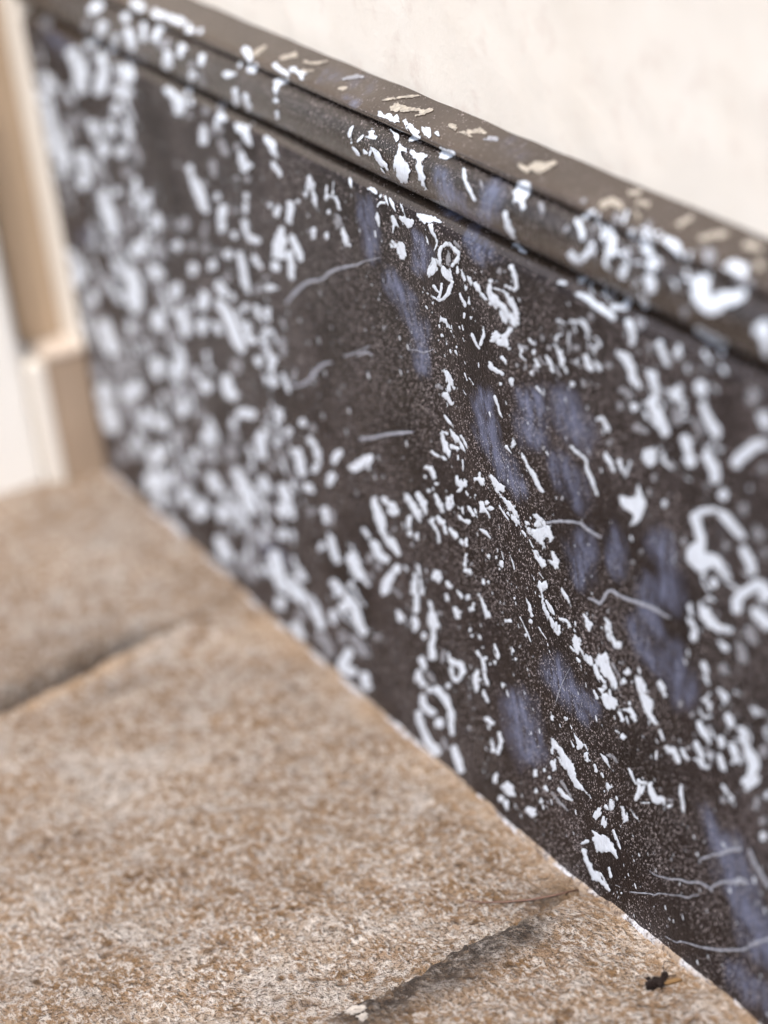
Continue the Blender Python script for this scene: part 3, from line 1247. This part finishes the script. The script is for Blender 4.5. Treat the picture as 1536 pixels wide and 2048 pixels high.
def parse():
    out = []; ox = oy = 0; s = 1
    for line in DABS.strip().splitlines():
        tk = line.split()
        if tk[0] == 'T': ox, oy, s = float(tk[1]), float(tk[2]), float(tk[3]); continue
        kind = ''
        if tk[0] in 'gv': kind = tk[0]; tk = tk[1:]
        poly = tk[0] == 'P'
        if poly: tk = tk[1:]
        pts = [[float(q) for q in t.split(',')] for t in tk]
        pts = [[ox + p[0] / s, oy + p[1] / s] + [p[2] / s / 2 for _ in (0,) if len(p) > 2] for p in pts]
        cx = sum(p[0] for p in pts) / len(pts); cy = sum(p[1] for p in pts) / len(pts)
        q = on_x(cx, cy)
        dep = (q - CAM).dot(-Vector((ROT[0][2], ROT[1][2], ROT[2][2])))
        blur = FPX * .0228 * (1 / .893 - 1 / dep)          # pixels; negative in front of the sharp zone
        grow = .11 * max(0, blur - 3) if blur > 0 else .07 * max(0, -blur - 3)
        if kind != 'v' and not poly: pts = [[a, b, r + grow] for a, b, r in pts]
        out.append((kind, poly, pts))
    return out

def far_fill():
    """more of the same dabs where they crowd together: the far end, the moulding and the right"""
    rnd = random.Random(21)
    far = [[60, 90], [262, 90], [330, 560], [560, 640], [600, 1010], [735, 1100], [735, 1330], [230, 905], [70, 300]]
    gaps = [(330, 330, 75), (470, 720, 50), (430, 650, 28), (150, 420, 30), (650, 1080, 55), (680, 1170, 30), (570, 790, 30), (690, 1260, 25), (640, 900, 45), (200, 510, 16), (110, 130, 40)]
    out = []
    while len(out) < 330:
        x, y = rnd.uniform(60, 735), rnd.uniform(80, 1330)
        if field_poly(np.array([[x]]), np.array([[y]]), far)[0, 0] > -4: continue
        if any(math.hypot(x - a, y - b) < r for a, b, r in gaps): continue
        if noise.noise(Vector((x / 45 - y / 140, y / 95, 4.4))) < rnd.uniform(-.35, .1): continue
        L = rnd.uniform(8, 38); r = rnd.uniform(2.4, 5.4); a = rnd.gauss(1.24, .10)
        m = [x + math.cos(a) * L * .5 + rnd.uniform(-4, 4), y + math.sin(a) * L * .5, r * rnd.uniform(.5, 1.1)]
        out.append(('g' if rnd.random() < .25 else '', False, [[x, y, r], m, [x + math.cos(a) * L, y + math.sin(a) * L, r * rnd.uniform(.4, 1.0)]]))
    for cx, cy, rx, ry, n in ((1230, 505, 88, 105, 46), (1365, 800, 110, 150, 44), (1440, 1450, 110, 70, 26), (1450, 1190, 80, 90, 16), (1400, 560, 70, 60, 12), (1120, 690, 90, 60, 22)):
        for q in range(n):
            u = rnd.random() ** .6; t = rnd.uniform(0, math.tau)
            x, y = cx + rx * u * math.cos(t), cy + ry * u * math.sin(t)
            L = rnd.uniform(6, 26); r = rnd.uniform(1.8, 4.4); a = rnd.gauss(1.1, .5)
            m = [x + math.cos(a) * L * .5 + rnd.uniform(-7, 7), y + math.sin(a) * L * .5 + rnd.uniform(-4, 4), r]
            out.append(('g' if rnd.random() < .3 else '', False, [[x, y, r * .8], m, [x + math.cos(a) * L, y + math.sin(a) * L, r * .7]]))
    return out

def field_stroke(X, Y, pts):
    if len(pts) == 1:
        x, y, r = pts[0]; return np.hypot(X - x, (Y - y) * .8) - r
    best = None
    for (x0, y0, r0), (x1, y1, r1) in zip(pts[:-1], pts[1:]):
        dx, dy = x1 - x0, y1 - y0
        t = np.clip(((X - x0) * dx + (Y - y0) * dy) / (dx * dx + dy * dy + 1e-9), 0, 1)
        d = np.hypot(X - x0 - t * dx, Y - y0 - t * dy) - (r0 + t * (r1 - r0))
        best = d if best is None else np.minimum(best, d)
    return best
def field_poly(X, Y, pts):
    pts = [p[:2] for p in pts]
    ring = pts + pts[:1]
    d = seg_dist(X, Y, ring)
    ins = np.zeros(X.shape, bool)
    for (x0, y0), (x1, y1) in zip(ring[:-1], ring[1:]):
        if y0 == y1: continue
        c = ((y0 > Y) != (y1 > Y)) & (X < (x1 - x0) * (Y - y0) / (y1 - y0) + x0)
        ins ^= c
    return np.where(ins, -d, d)
def smooth_path(pts):
    if len(pts) < 3: return pts
    out = []
    P = [pts[0]] + pts + [pts[-1]]
    for i in range(1, len(P) - 2):
        a, b, c, d = P[i - 1], P[i], P[i + 1], P[i + 2]
        for q in range(4):
            t = q / 4
            out.append([.5 * (2 * b[k] + (c[k] - a[k]) * t + (2 * a[k] - 5 * b[k] + 4 * c[k] - d[k]) * t * t + (3 * b[k] - a[k] - 3 * c[k] + d[k]) * t ** 3) for k in range(3)])
            out[-1][2] = max(.3, out[-1][2])
    out.append(pts[-1])
    return out

def dab_mesh(idx, kind, poly, pts):
    rnd = random.Random(idx)
    A = np.array([p[:2] for p in pts])
    if poly:
        rmean = 6.0; pad = 5
    else:
        rmean = float(np.mean([p[2] for p in pts])); pad = max(p[2] for p in pts) + 5
        pts = smooth_path(pts)
    # main direction of the brush
    if len(A) > 1:
        cen = A - A.mean(0); u, sv, vt = np.linalg.svd(cen); dirn = vt[0]
    else:
        dirn = np.array((.33, .94))
    x0, y0 = A.min(0) - pad; x1, y1 = A.max(0) + pad
    size = min(x1 - x0, y1 - y0)
    step = min(max(size / 18, .75), 2.4)
    if kind == 'v': step = .8 if rmean < 3 else 1.4
    nx = int((x1 - x0) / step) + 2; ny = int((y1 - y0) / step) + 2
    gx = x0 + np.arange(nx) * step; gy = y0 + np.arange(ny) * step
    X, Y = np.meshgrid(gx, gy)
    f = field_poly(X, Y, pts) if poly else field_stroke(X, Y, pts)
    amp = min(3.2, .55 * rmean) if kind != 'v' else min(.8, .3 * rmean)
    amp2 = min(6.5, 1.1 * rmean) if kind != 'v' else .5
    sd = rnd.uniform(0, 90)
    U = X * dirn[0] + Y * dirn[1]; V = -X * dirn[1] + Y * dirn[0]
    near = f < 4
    N1 = np.zeros_like(f); N2 = np.zeros_like(f)
    ii = np.argwhere(near)
    for j, i in ii:
        N1[j, i] = noise.noise(Vector((X[j, i] / 5.5, Y[j, i] / 7.5, sd))) + .55 * noise.noise(Vector((X[j, i] / 2.3, Y[j, i] / 2.9, sd + 9)))
        N2[j, i] = noise.noise(Vector((U[j, i] / 17, V[j, i] / 3.6, sd + 40)))
    f = f + amp * N1 + amp2 * np.clip(N2 - .12, 0, 1) * 1.6
    # marching squares
    verts2, faces, key = [], [], {}
    thick = []
    def vid(k, p, t=0.0):
        if k not in key: key[k] = len(verts2); verts2.append(p); thick.append(t)
        return key[k]
    cells = np.argwhere((f[:-1, :-1] < 0) | (f[1:, :-1] < 0) | (f[:-1, 1:] < 0) | (f[1:, 1:] < 0))
    for j, i in cells:
        c = ((j, i), (j, i + 1), (j + 1, i + 1), (j + 1, i))
        vals = [f[a] for a in c]
        loop = []
        for q in range(4):
            a, b = c[q], c[(q + 1) % 4]; fa, fb = vals[q], vals[(q + 1) % 4]
            if fa < 0: loop.append(vid(a, (gx[a[1]], gy[a[0]]), min(1., -fa / min(4.5, .6 * rmean + .6))))
            if (fa < 0) != (fb < 0):
                t = fa / (fa - fb)
                loop.append(vid((min(a, b), max(a, b)), (gx[a[1]] + (gx[b[1]] - gx[a[1]]) * t, gy[a[0]] + (gy[b[0]] - gy[a[0]]) * t)))
        if len(loop) > 2: faces.append(tuple(reversed(loop)))
    lift = .00010 + .00020 * rnd.random()
    out = []
    bad = set()
    for q, (px, py) in enumerate(verts2):
        hit, nrm, fi, dist = BVH.ray_cast(CAM, ray(px, py))
        if hit is None or hit.y > BOARD_END - .0005: bad.add(q); out.append(Vector((0, 0, 0))); continue
        if nrm.dot(ray(px, py)) > 0: nrm = -nrm
        out.append(hit + nrm * lift)
    faces = [fc for fc in faces if not any(q in bad for q in fc) and max((out[a] - out[b]).length for a in fc for b in fc) < .006]
    used = sorted({q for fc in faces for q in fc})
    rm = {q: n for n, q in enumerate(used)}
    T = [thick[q] for q in used]; V = [out[q] for q in used]; F = [tuple(rm[q] for q in fc) for fc in faces]
    return V, F, T, len(cells) * step * step

dabs = []
for i, (kind, poly, pts) in enumerate(parse() + far_fill()):
    V, F, T, area = dab_mesh(i, kind, poly, pts)
    if kind == '' and (pts[0][0] + pts[0][1] * -.31 < 470 or pts[0][0] - pts[0][1] * .31 > 1000): T = [min(1., .55 + t) for t in T]
    if F and kind == '' and sum(p.x for p in V) / len(V) > .0052 and sum(p.z for p in V) / len(V) > .2335: kind = 'c'
    if F: dabs.append((area, kind, V, F, T))
dabs.sort(key=lambda d: -d[0])
MATS = {'c': M_CAPPAINT, '': M_WHITE, 'g': M_GREY, 'v': M_VEIN}
def set_thick(o, T):
    at = o.data.attributes.new('thickness', 'FLOAT', 'POINT'); at.data.foreach_set('value', T)
for area, kind, V, F, T in dabs[:290]:
    o = mesh_obj('paint_vein' if kind == 'v' else 'paint_dab', V, F, MATS[kind], board); set_thick(o, T)
rest = {}
for area, kind, V, F, T in dabs[290:]:
    a = rest.setdefault(kind, ([], [], [])); a[2].extend(T)
    b = len(a[0]); a[0].extend(V); a[1].extend(tuple(b + q for q in fc) for fc in F)
for kind, (V, F, T) in rest.items():
    o = mesh_obj({'': 'small_paint_dabs', 'c': 'small_cream_dabs', 'g': 'thin_paint_smears', 'v': 'small_paint_veins'}[kind], V, F, MATS[kind], board); set_thick(o, T)
    o['kind'] = 'stuff'

# stray flecks, and the dabs of the stretch of board outside the picture
def flecks():
    V, F = [], []
    rnd = random.Random(5)
    tries = 0
    count = 0
    while count < 1300 and tries < 40000:
        tries += 1
        y = rnd.uniform(-.15, BOARD_END - .004); z = rnd.uniform(.002, .204)
        dn = noise.noise(Vector((y * 26, z * 26, 11))) + .5 * noise.noise(Vector((y * 70, z * 70, 2)))
        if rnd.random() > .18 + .9 * max(0, dn): continue
        r = .00022 + .0006 * rnd.random() ** 3.5
        el = rnd.uniform(1, 2.8); an = rnd.gauss(1.15, .45)
        m = 6; b = len(V)
        for q in range(m):
            t = q / m * math.tau; rr = r * rnd.uniform(.6, 1.2)
            u = math.cos(t) * rr * el; w = math.sin(t) * rr
            V.append((-.00009 - .00002 * (count % 5), y + u * math.cos(an) * .6 - w * math.sin(an), z + u * math.sin(an) + w * math.cos(an)))
        F.append(tuple(range(b, b + m)))
        count += 1
    o = mesh_obj('paint_flecks', V, F, M_FLECK, board, smooth=False); o['kind'] = 'stuff'
    V, F = [], []
    for q in range(330):
        y = rnd.uniform(BOARD_START, -.13); z = rnd.uniform(.006, .2)
        if y > -.10 - (.2 - z) * .0 : continue
        L = rnd.uniform(.003, .012); wd = rnd.uniform(.0012, .004); an = rnd.gauss(1.1, .35); m = 14; b = len(V)
        for s in range(m):
            t = s / m * math.tau; rr = rnd.uniform(.65, 1.15)
            u = math.cos(t) * L * rr; w = math.sin(t) * wd * rr
            V.append((-.0001 - .00002 * (q % 9), y + u * math.cos(an) - w * math.sin(an), min(.204, max(.001, z + u * math.sin(an) + w * math.cos(an)))))
        F.append(tuple(range(b, b + m)))
    o = mesh_obj('paint_blots', V, F, M_FLECK, board, smooth=False); o['kind'] = 'stuff'
flecks()

# ------------------------------------------------------------------ floor
def contact_z(y):      # height of the stone at the board, read off the picture
    ys = [-1, -.10, -.07, -.03, 0, .02, .035, .10, .19, .30, .325, .345, .45, 2]
    zs = [.0018, .0018, .0016, .0004, -.0008, -.0028, -.0038, -.0040, -.0038, -.0042, -.0030, -.0014, -.0014, -.0014]
    return float(np.interp(y, ys, zs)) + .0005 * noise.noise(Vector((y * 55, 3, 8))) + .0003 * noise.noise(Vector((y * 210, 3, 8)))
def fbm(x, y, s, z=0.0):
    return noise.noise(Vector((x * s, y * s, z))) + .5 * noise.noise(Vector((x * s * 2.1, y * s * 2.1, z + 7))) + .25 * noise.noise(Vector((x * s * 4.3, y * s * 4.3, z + 3)))

floor = empty('stone_floor', (0, 0, 0))
floor['kind'] = 'structure'
floor['label'] = 'weathered tan stone paving below the dark skirting board'

def slab(near, far, x_out, x_in, level, seed, step, stain_shade=None, ochre=None, edge_r=.006, soft=None, chip=1.0):
    """near / far: functions x -> y of the two joint edges."""
    xs = np.arange(x_out, x_in + step * .5, step)
    vs, fs, st, oc = [], [], [], []
    mid = .5 * (near(0.) + far(0.))
    ny = max(8, int((far(x_in) - near(x_in)) / step))
    for x in xs:
        a, b = near(x), far(x)
        ja = .0020 * fbm(x, 0, 45, seed) + .0012 * fbm(x, 0, 170, seed)
        jb = .0014 * fbm(x, 5, 45, seed) + chip * .0011 * fbm(x, 5, 170, seed) + (chip - 1) * .0007 * fbm(x, 5, 420, seed)
        for j in range(ny + 1):
            t = j / ny
            y = (a + ja) + ((b + jb) - (a + ja)) * t
            e = min(y - a - ja, b + jb - y)
            eo = x - x_out
            e = min(e, eo) if eo < .05 else e
            rr = edge_r * (1 + .5 * fbm(x, y, 22, seed + 4))
            drop = 0 if e > rr else (rr - math.sqrt(max(0, rr * rr - (rr - max(e, 0)) ** 2))) * .75
            if soft: drop *= soft(x, y)
            z = level(x, y) + .0021 * fbm(x, y, 24, seed) + .0011 * fbm(x, y, 95, seed + 2) + .00035 * noise.noise(Vector((x * 420, y * 420, seed))) - drop
            vs.append((x, y, z))
            st.append(stain_shade(x, y, e) if stain_shade else 0.0)
            oc.append(ochre(x, y, e) if ochre else 0.0)
    m = ny + 1; n = len(xs)
    for i in range(n - 1):
        for j in range(ny):
            k = i * m + j
            fs.append((k, k + m, k + m + 1, k + 1))
    # sides
    border = [i * m for i in range(n)] + [(n - 1) * m + j for j in range(1, m)] + [i * m + ny for i in range(n - 2, -1, -1)] + [j for j in range(ny - 1, 0, -1)]
    base = len(vs)
    for q in border:
        x, y, z = vs[q]; vs.append((x, y, -.035)); st.append(.3); oc.append(0)
    L = len(border)
    for q in range(L):
        fs.append((border[q], base + q, base + (q + 1) % L, border[(q + 1) % L]))
    o = mesh_obj('stone_slab', vs, fs, M_STONE, floor)
    for nm, vals in (('stain_shade', st), ('ochre', oc)):
        at = o.data.attributes.new(nm, 'FLOAT', 'POINT'); at.data.foreach_set('value', vals)
    return o

def line(p, q):
    (x0, y0), (x1, y1) = p, q
    return lambda x: y0 + (y1 - y0) * (x - x0) / (x1 - x0)
# joints read off the picture and laid on the floor plane
JA = line((-.114, .286), (-.026, .309))         # far joint
JB = line((-.0945, .0030), (-.0016, .0262))    # near joint
INX = .0045
JB2 = lambda x: JB(x) if x > -.150 else max(JB(x), min(.045, .045 * (-.150 - x) / .006) + max(0., -.160 - x) * 1.0)
JT = lambda x: .04 + .96 * max(0., min(1., (-x - .022) / .035))
clamp = lambda v: max(0., min(1., v))
def lv(off):
    return lambda x, y: off + (contact_z(y) - off) * clamp(1 + x / .05) 
def far_edge_shade(x, y, e):
    return .75 * clamp(1 - e / .012) * JT(x) + .25 * JT(x) * clamp(1 - abs(y - JA(x) - .02) / .03)  # shade of the rounded joint edge, put into the stone colour
def far_ochre(x, y, e):
    return .35 * clamp(fbm(x, y, 18, 51) - .2)
def mid_stain_shade(x, y, e):
    d = JA(x) - y
    s = .55 * clamp(1 - abs(d - .028) / .012) * clamp(1 - abs(x + .075) / .03)
    dn = y - JB(x)
    s += .45 * clamp(1 - dn / .030) * clamp(.5 + fbm(x, y, 30, 8))
    s += .85 * clamp(1 - math.hypot((x + .010) / .016, (dn - .006) / .010))  # shade in the joint hollow beside the board, painted as a dark wedge
    return clamp(s)
def mid_ochre(x, y, e):
    d = JA(x) - y
    o = .9 * clamp(1 - abs(d - .008) / .007) * clamp(1 - abs(x + .085) / .05)
    o += .55 * clamp(1 + (x + .004) / .012) * clamp(.7 + fbm(x, y, 35, 2))
    o += .4 * clamp(fbm(x, y, 20, 31) - .5)
    return clamp(o)
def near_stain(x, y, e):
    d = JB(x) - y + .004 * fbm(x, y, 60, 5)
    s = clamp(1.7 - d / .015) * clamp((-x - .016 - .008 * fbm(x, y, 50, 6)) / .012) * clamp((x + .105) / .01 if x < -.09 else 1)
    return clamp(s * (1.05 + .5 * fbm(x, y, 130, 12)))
def near_ochre(x, y, e):
    d = JB(x) - y
    o = .55 * clamp(1 - d / .006) * clamp((x + .045) / .02)
    o += .35 * clamp(1 + (x + .002) / .010)
    return clamp(o)
slab(lambda x: JA(x) + .0030 * JT(x), lambda x: .82, -.42, INX, lv(-.0010), 3, .0042, far_edge_shade, far_ochre, .009, lambda x, y: JT(x))
slab(lambda x: JB2(x) + .0012, lambda x: JA(x) - .0030 * JT(x), -.30, INX, lv(-.0040), 11, .0014, mid_stain_shade, mid_ochre, .005, lambda x, y: JT(x) if y > .15 else 1.)
# near slab and, left of it, a slab whose pale corner just shows
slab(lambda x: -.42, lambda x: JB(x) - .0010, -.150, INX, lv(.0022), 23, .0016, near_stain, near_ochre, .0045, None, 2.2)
slab(lambda x: -.42, lambda x: JB2(x) - .0012, -.30, -.1535, lv(.0005), 37, .0030, None, lambda x, y, e: .8 * max(0., 1 - e / .02), .006)
bed = mesh_obj('joint_bed', [(-3, -3, -.012), (WALL_X + .02, -3, -.012), (WALL_X + .02, 3, -.012), (-3, 3, -.012)], [(0, 1, 2, 3)], M_DIRT, floor)

# paving further out, beyond the frame, so that light bounces as in the yard
def outer_slab(x0, x1, y0, y1, z):
    w = .004
    vs = [(x0 + w, y0 + w, z), (x1 - w, y0 + w, z), (x1 - w, y1 - w, z), (x0 + w, y1 - w, z)]
    vs += [(a, b, -.03) for a, b, c in vs]
    o = mesh_obj('stone_slab', vs, [(0, 1, 2, 3), (4, 5, 1, 0), (5, 6, 2, 1), (6, 7, 3, 2), (7, 4, 0, 3)], M_STONE, floor, smooth=False)
for (x0, x1, y0, y1) in [(-1.1, -.425, .25, 1.3), (-1.1, -.305, -.5, .24), (-.42, .0, .83, 1.5), (-2.2, -1.11, -.6, 1.3), (-1.1, -.0, -1.4, -.51)]:
    outer_slab(x0, x1, y0, y1, -.002)

# filler and paint squeezed along the foot of the board
def seam():
    vs, fs = [], []
    ys = np.linspace(-.40, BOARD_END, 900)
    for y in ys:
        w = .0009 + .0009 * noise.noise(Vector((y * 90, 1, 4))) + .0008 * noise.noise(Vector((y * 300, 2, 4)))
        h = .0006 + .0013 * noise.noise(Vector((y * 70, 5, 4))) + .0007 * noise.noise(Vector((y * 260, 3, 1)))
        w = max(.0003, w); h = max(-.0004, h)
        c = contact_z(y)
        vs += [(-w * 1.3, y, c - .003), (-w, y, c + h * .25 + .0004), (-w * .45, y, c + h * .8 + .0005), (.0002, y, c + h + .0007)]
    for j in range(len(ys) - 1):
        for i in range(3):
            a = j * 4 + i
            fs.append((a, a + 1, a + 5, a + 4))
    mesh_obj('base_filler', vs, fs, M_SEAM, board)
seam()

# ------------------------------------------------------------------ door casing at the far end
def box(name, lo, hi, mat, parent, bev=.0015):
    bm = bmesh.new()
    bmesh.ops.create_cube(bm, size=1)
    for v in bm.verts:
        v.co = Vector([lo[i] + (v.co[i] + .5) * (hi[i] - lo[i]) for i in range(3)])
    bmesh.ops.bevel(bm, geom=bm.edges[:] , offset=bev, segments=2, affect='EDGES')
    me = bpy.data.meshes.new(name); bm.to_mesh(me); bm.free()
    me.materials.append(mat)
    o = bpy.data.objects.new(name, me); COL.objects.link(o); o.parent = parent
    return o
casing = empty('door_casing', (0, .50, 0))
casing.location = (0, 0, 0)
tag(casing, 'blurred cream and tan door casing on a plinth where the skirting board ends', 'door casing')
PT = .056
box('back_band', (-.0012, .4785, PT), (.0145, .5050, .70), M_CREAM, casing, .0012)
box('casing_face', (-.0200, .5055, PT), (.0145, .56, .70), M_TAN, casing, .0012)
box('plinth_side', (-.0180, .4787, -.004), (.0145, .4995, PT - .0004), M_PLINTH, casing, .0012)
box('plinth_front', (-.0266, .4800, -.004), (-.0183, .5050, PT - .0008), M_CREAM, casing, .0010)
box('plinth_cap', (-.0184, .4788, PT - .0002), (.0145, .5046, PT + .0022), M_LEDGE, casing, .0008)
post = box('white_post', (-.16, .4840, -.004), (-.0270, .60, .75), M_POST, None, .003)
tag(post, 'blurred white painted post left of the tan door casing', 'post')

# ------------------------------------------------------------------ small things on the stone
def tube(name, pts, rad, mat, parent=None, seg=7):
    vs, fs = [], []
    n = len(pts)
    P = [Vector(p) for p in pts]
    for i, p in enumerate(P):
        t = (P[min(i + 1, n - 1)] - P[max(i - 1, 0)]).normalized()
        u = t.cross(Vector((0, 0, 1)));  u = u.normalized() if u.length > 1e-6 else Vector((1, 0, 0))
        w = u.cross(t)
        r = rad[i] if isinstance(rad, (list, tuple)) else rad
        for q in range(seg):
            a = q / seg * math.tau
            vs.append(p + u * math.cos(a) * r + w * math.sin(a) * r)
    for i in range(n - 1):
        for q in range(seg):
            fs.append((i * seg + q, i * seg + (q + 1) % seg, (i + 1) * seg + (q + 1) % seg, (i + 1) * seg + q))
    fs.append(tuple(range(seg - 1, -1, -1))); fs.append(tuple((n - 1) * seg + q for q in range(seg)))
    return mesh_obj(name, vs, fs, mat, parent)

slabs = [o for o in floor.children if o.name.startswith('stone_slab')]
FB = bvh_of(slabs)
def ground(px, py, lift=0.0):
    h = FB.ray_cast(CAM, ray(px, py))[0]
    if h is None: h = on_z(px, py, 0)
    return h + Vector((0, 0, lift))
def lump(name, c, rx, ry, rz, mat, parent, seed, rough=.35, rot=0.0):
    bm = bmesh.new()
    bmesh.ops.create_icosphere(bm, subdivisions=4, radius=1)
    for v in bm.verts:
        d = 1 + rough * fbm(v.co.x + v.co.z, v.co.y - v.co.z * .6, 2.2, seed) + rough * .6 * noise.noise(v.co * 6 + Vector((seed, 0, 0)))
        x, y, z = v.co.x * rx * d, v.co.y * ry * d, v.co.z * rz * d
        v.co = (c[0] + x * math.cos(rot) - y * math.sin(rot), c[1] + x * math.sin(rot) + y * math.cos(rot), c[2] + z)
    me = bpy.data.meshes.new(name); bm.to_mesh(me); bm.free(); me.materials.append(mat)
    o = bpy.data.objects.new(name, me); COL.objects.link(o); o.parent = parent
    return o
g0 = ground(1313, 1975)
husk = empty('dried_husk', (0, 0, 0))
tag(husk, 'tiny dark dried seed husk with a curled stalk lying on the stone', 'husk')
lump('husk_body', ground(1305, 1976, .0010), .0020, .0015, .0014, M_HUSK, husk, 2, .5, .3)
lump('husk_body', ground(1322, 1971, .0012), .0017, .0014, .0014, M_HUSK, husk, 9, .5, .3)
rh = random.Random(4)
for q in range(7):
    lump('husk_scale', ground(1313 + rh.uniform(-26, 20), 1974 + rh.uniform(-9, 8), rh.uniform(.0010, .0026)), rh.uniform(.0006, .0013), rh.uniform(.0004, .0008), rh.uniform(.0004, .0009), M_HUSK, husk, 30 + q, .6, rh.uniform(0, 3))
lump('bud', ground(1330, 1957, .0012), .0010, .0009, .0011, M_HUSK, husk, 15, .5)
tube('stalk', [ground(1329, 1952, .0012), ground(1328, 1945, .0022), ground(1331, 1938, .0026), ground(1338, 1935, .0022), ground(1350, 1933, .0010)], [.00016, .00014, .00014, .00014, .00012], M_HUSK, husk)
tube('stalk', [ground(1334, 1960, .0012), ground(1343, 1958, .0011), ground(1353, 1954, .0007)], [.0002, .00016, .0001], M_HUSK, husk)
tube('bract', [ground(1330, 1972, .0008), ground(1343, 1968, .0008), ground(1356, 1964, .0007), ground(1366, 1962, .0004)], [.0006, .0008, .0007, .0002], M_BRACT, husk, 9)
needle = tube('fallen_needle', [ground(930, 1803, .0005), ground(960, 1809, .0009), ground(1010, 1809, .0009), ground(1060, 1805, .0010), ground(1110, 1796, .0010), ground(1156, 1783, .0007)],
     [.00015, .00024, .0003, .0003, .0003, .00026], M_TWIG)
tag(needle, 'thin reddish brown needle lying on the stone beside the near joint', 'needle')

def grit():
    rnd = random.Random(77); V, F = [], []
    n = 0
    while n < 420:
        u = rnd.random()
        if u < .45: px, py = rnd.uniform(560, 1500), rnd.uniform(1560, 2046)
        elif u < .8:
            t = rnd.random(); px = 800 + 700 * t; py = 1470 + 590 * t + abs(rnd.gauss(0, 16)) + 8; px -= abs(rnd.gauss(0, 14))
        else:
            t = rnd.random(); px = 700 + 470 * t + rnd.gauss(0, 10); py = 2030 - 262 * t - abs(rnd.gauss(0, 12))
        h = FB.ray_cast(CAM, ray(px, py))[0]
        if h is None or h.x > -.0015: continue
        r = .00014 + .00042 * rnd.random() ** 3
        b = len(V); c = h + Vector((0, 0, r * .5))
        q = [Vector(d).normalized() * r * rnd.uniform(.6, 1.25) for d in ((1, 0, 0), (-1, 0, 0), (0, 1, 0), (0, -1, 0), (0, 0, 1), (0, 0, -1))]
        V.extend(c + d for d in q)
        F.extend(tuple(b + i for i in t3) for t3 in ((0, 2, 4), (2, 1, 4), (1, 3, 4), (3, 0, 4), (2, 0, 5), (1, 2, 5), (3, 1, 5), (0, 3, 5)))
        n += 1
    o = mesh_obj('grit', V, F, M_GRIT, floor, smooth=False); o['kind'] = 'stuff'
grit()

for q, (px, py, r) in enumerate(((712, 2022, .0016), (726, 2036, .0012))):
    lump('stone_chip', ground(px, py, r * .3), r * 1.5, r, r * .35, M_CHIP, floor, 60 + q, .9, q * 1.1)
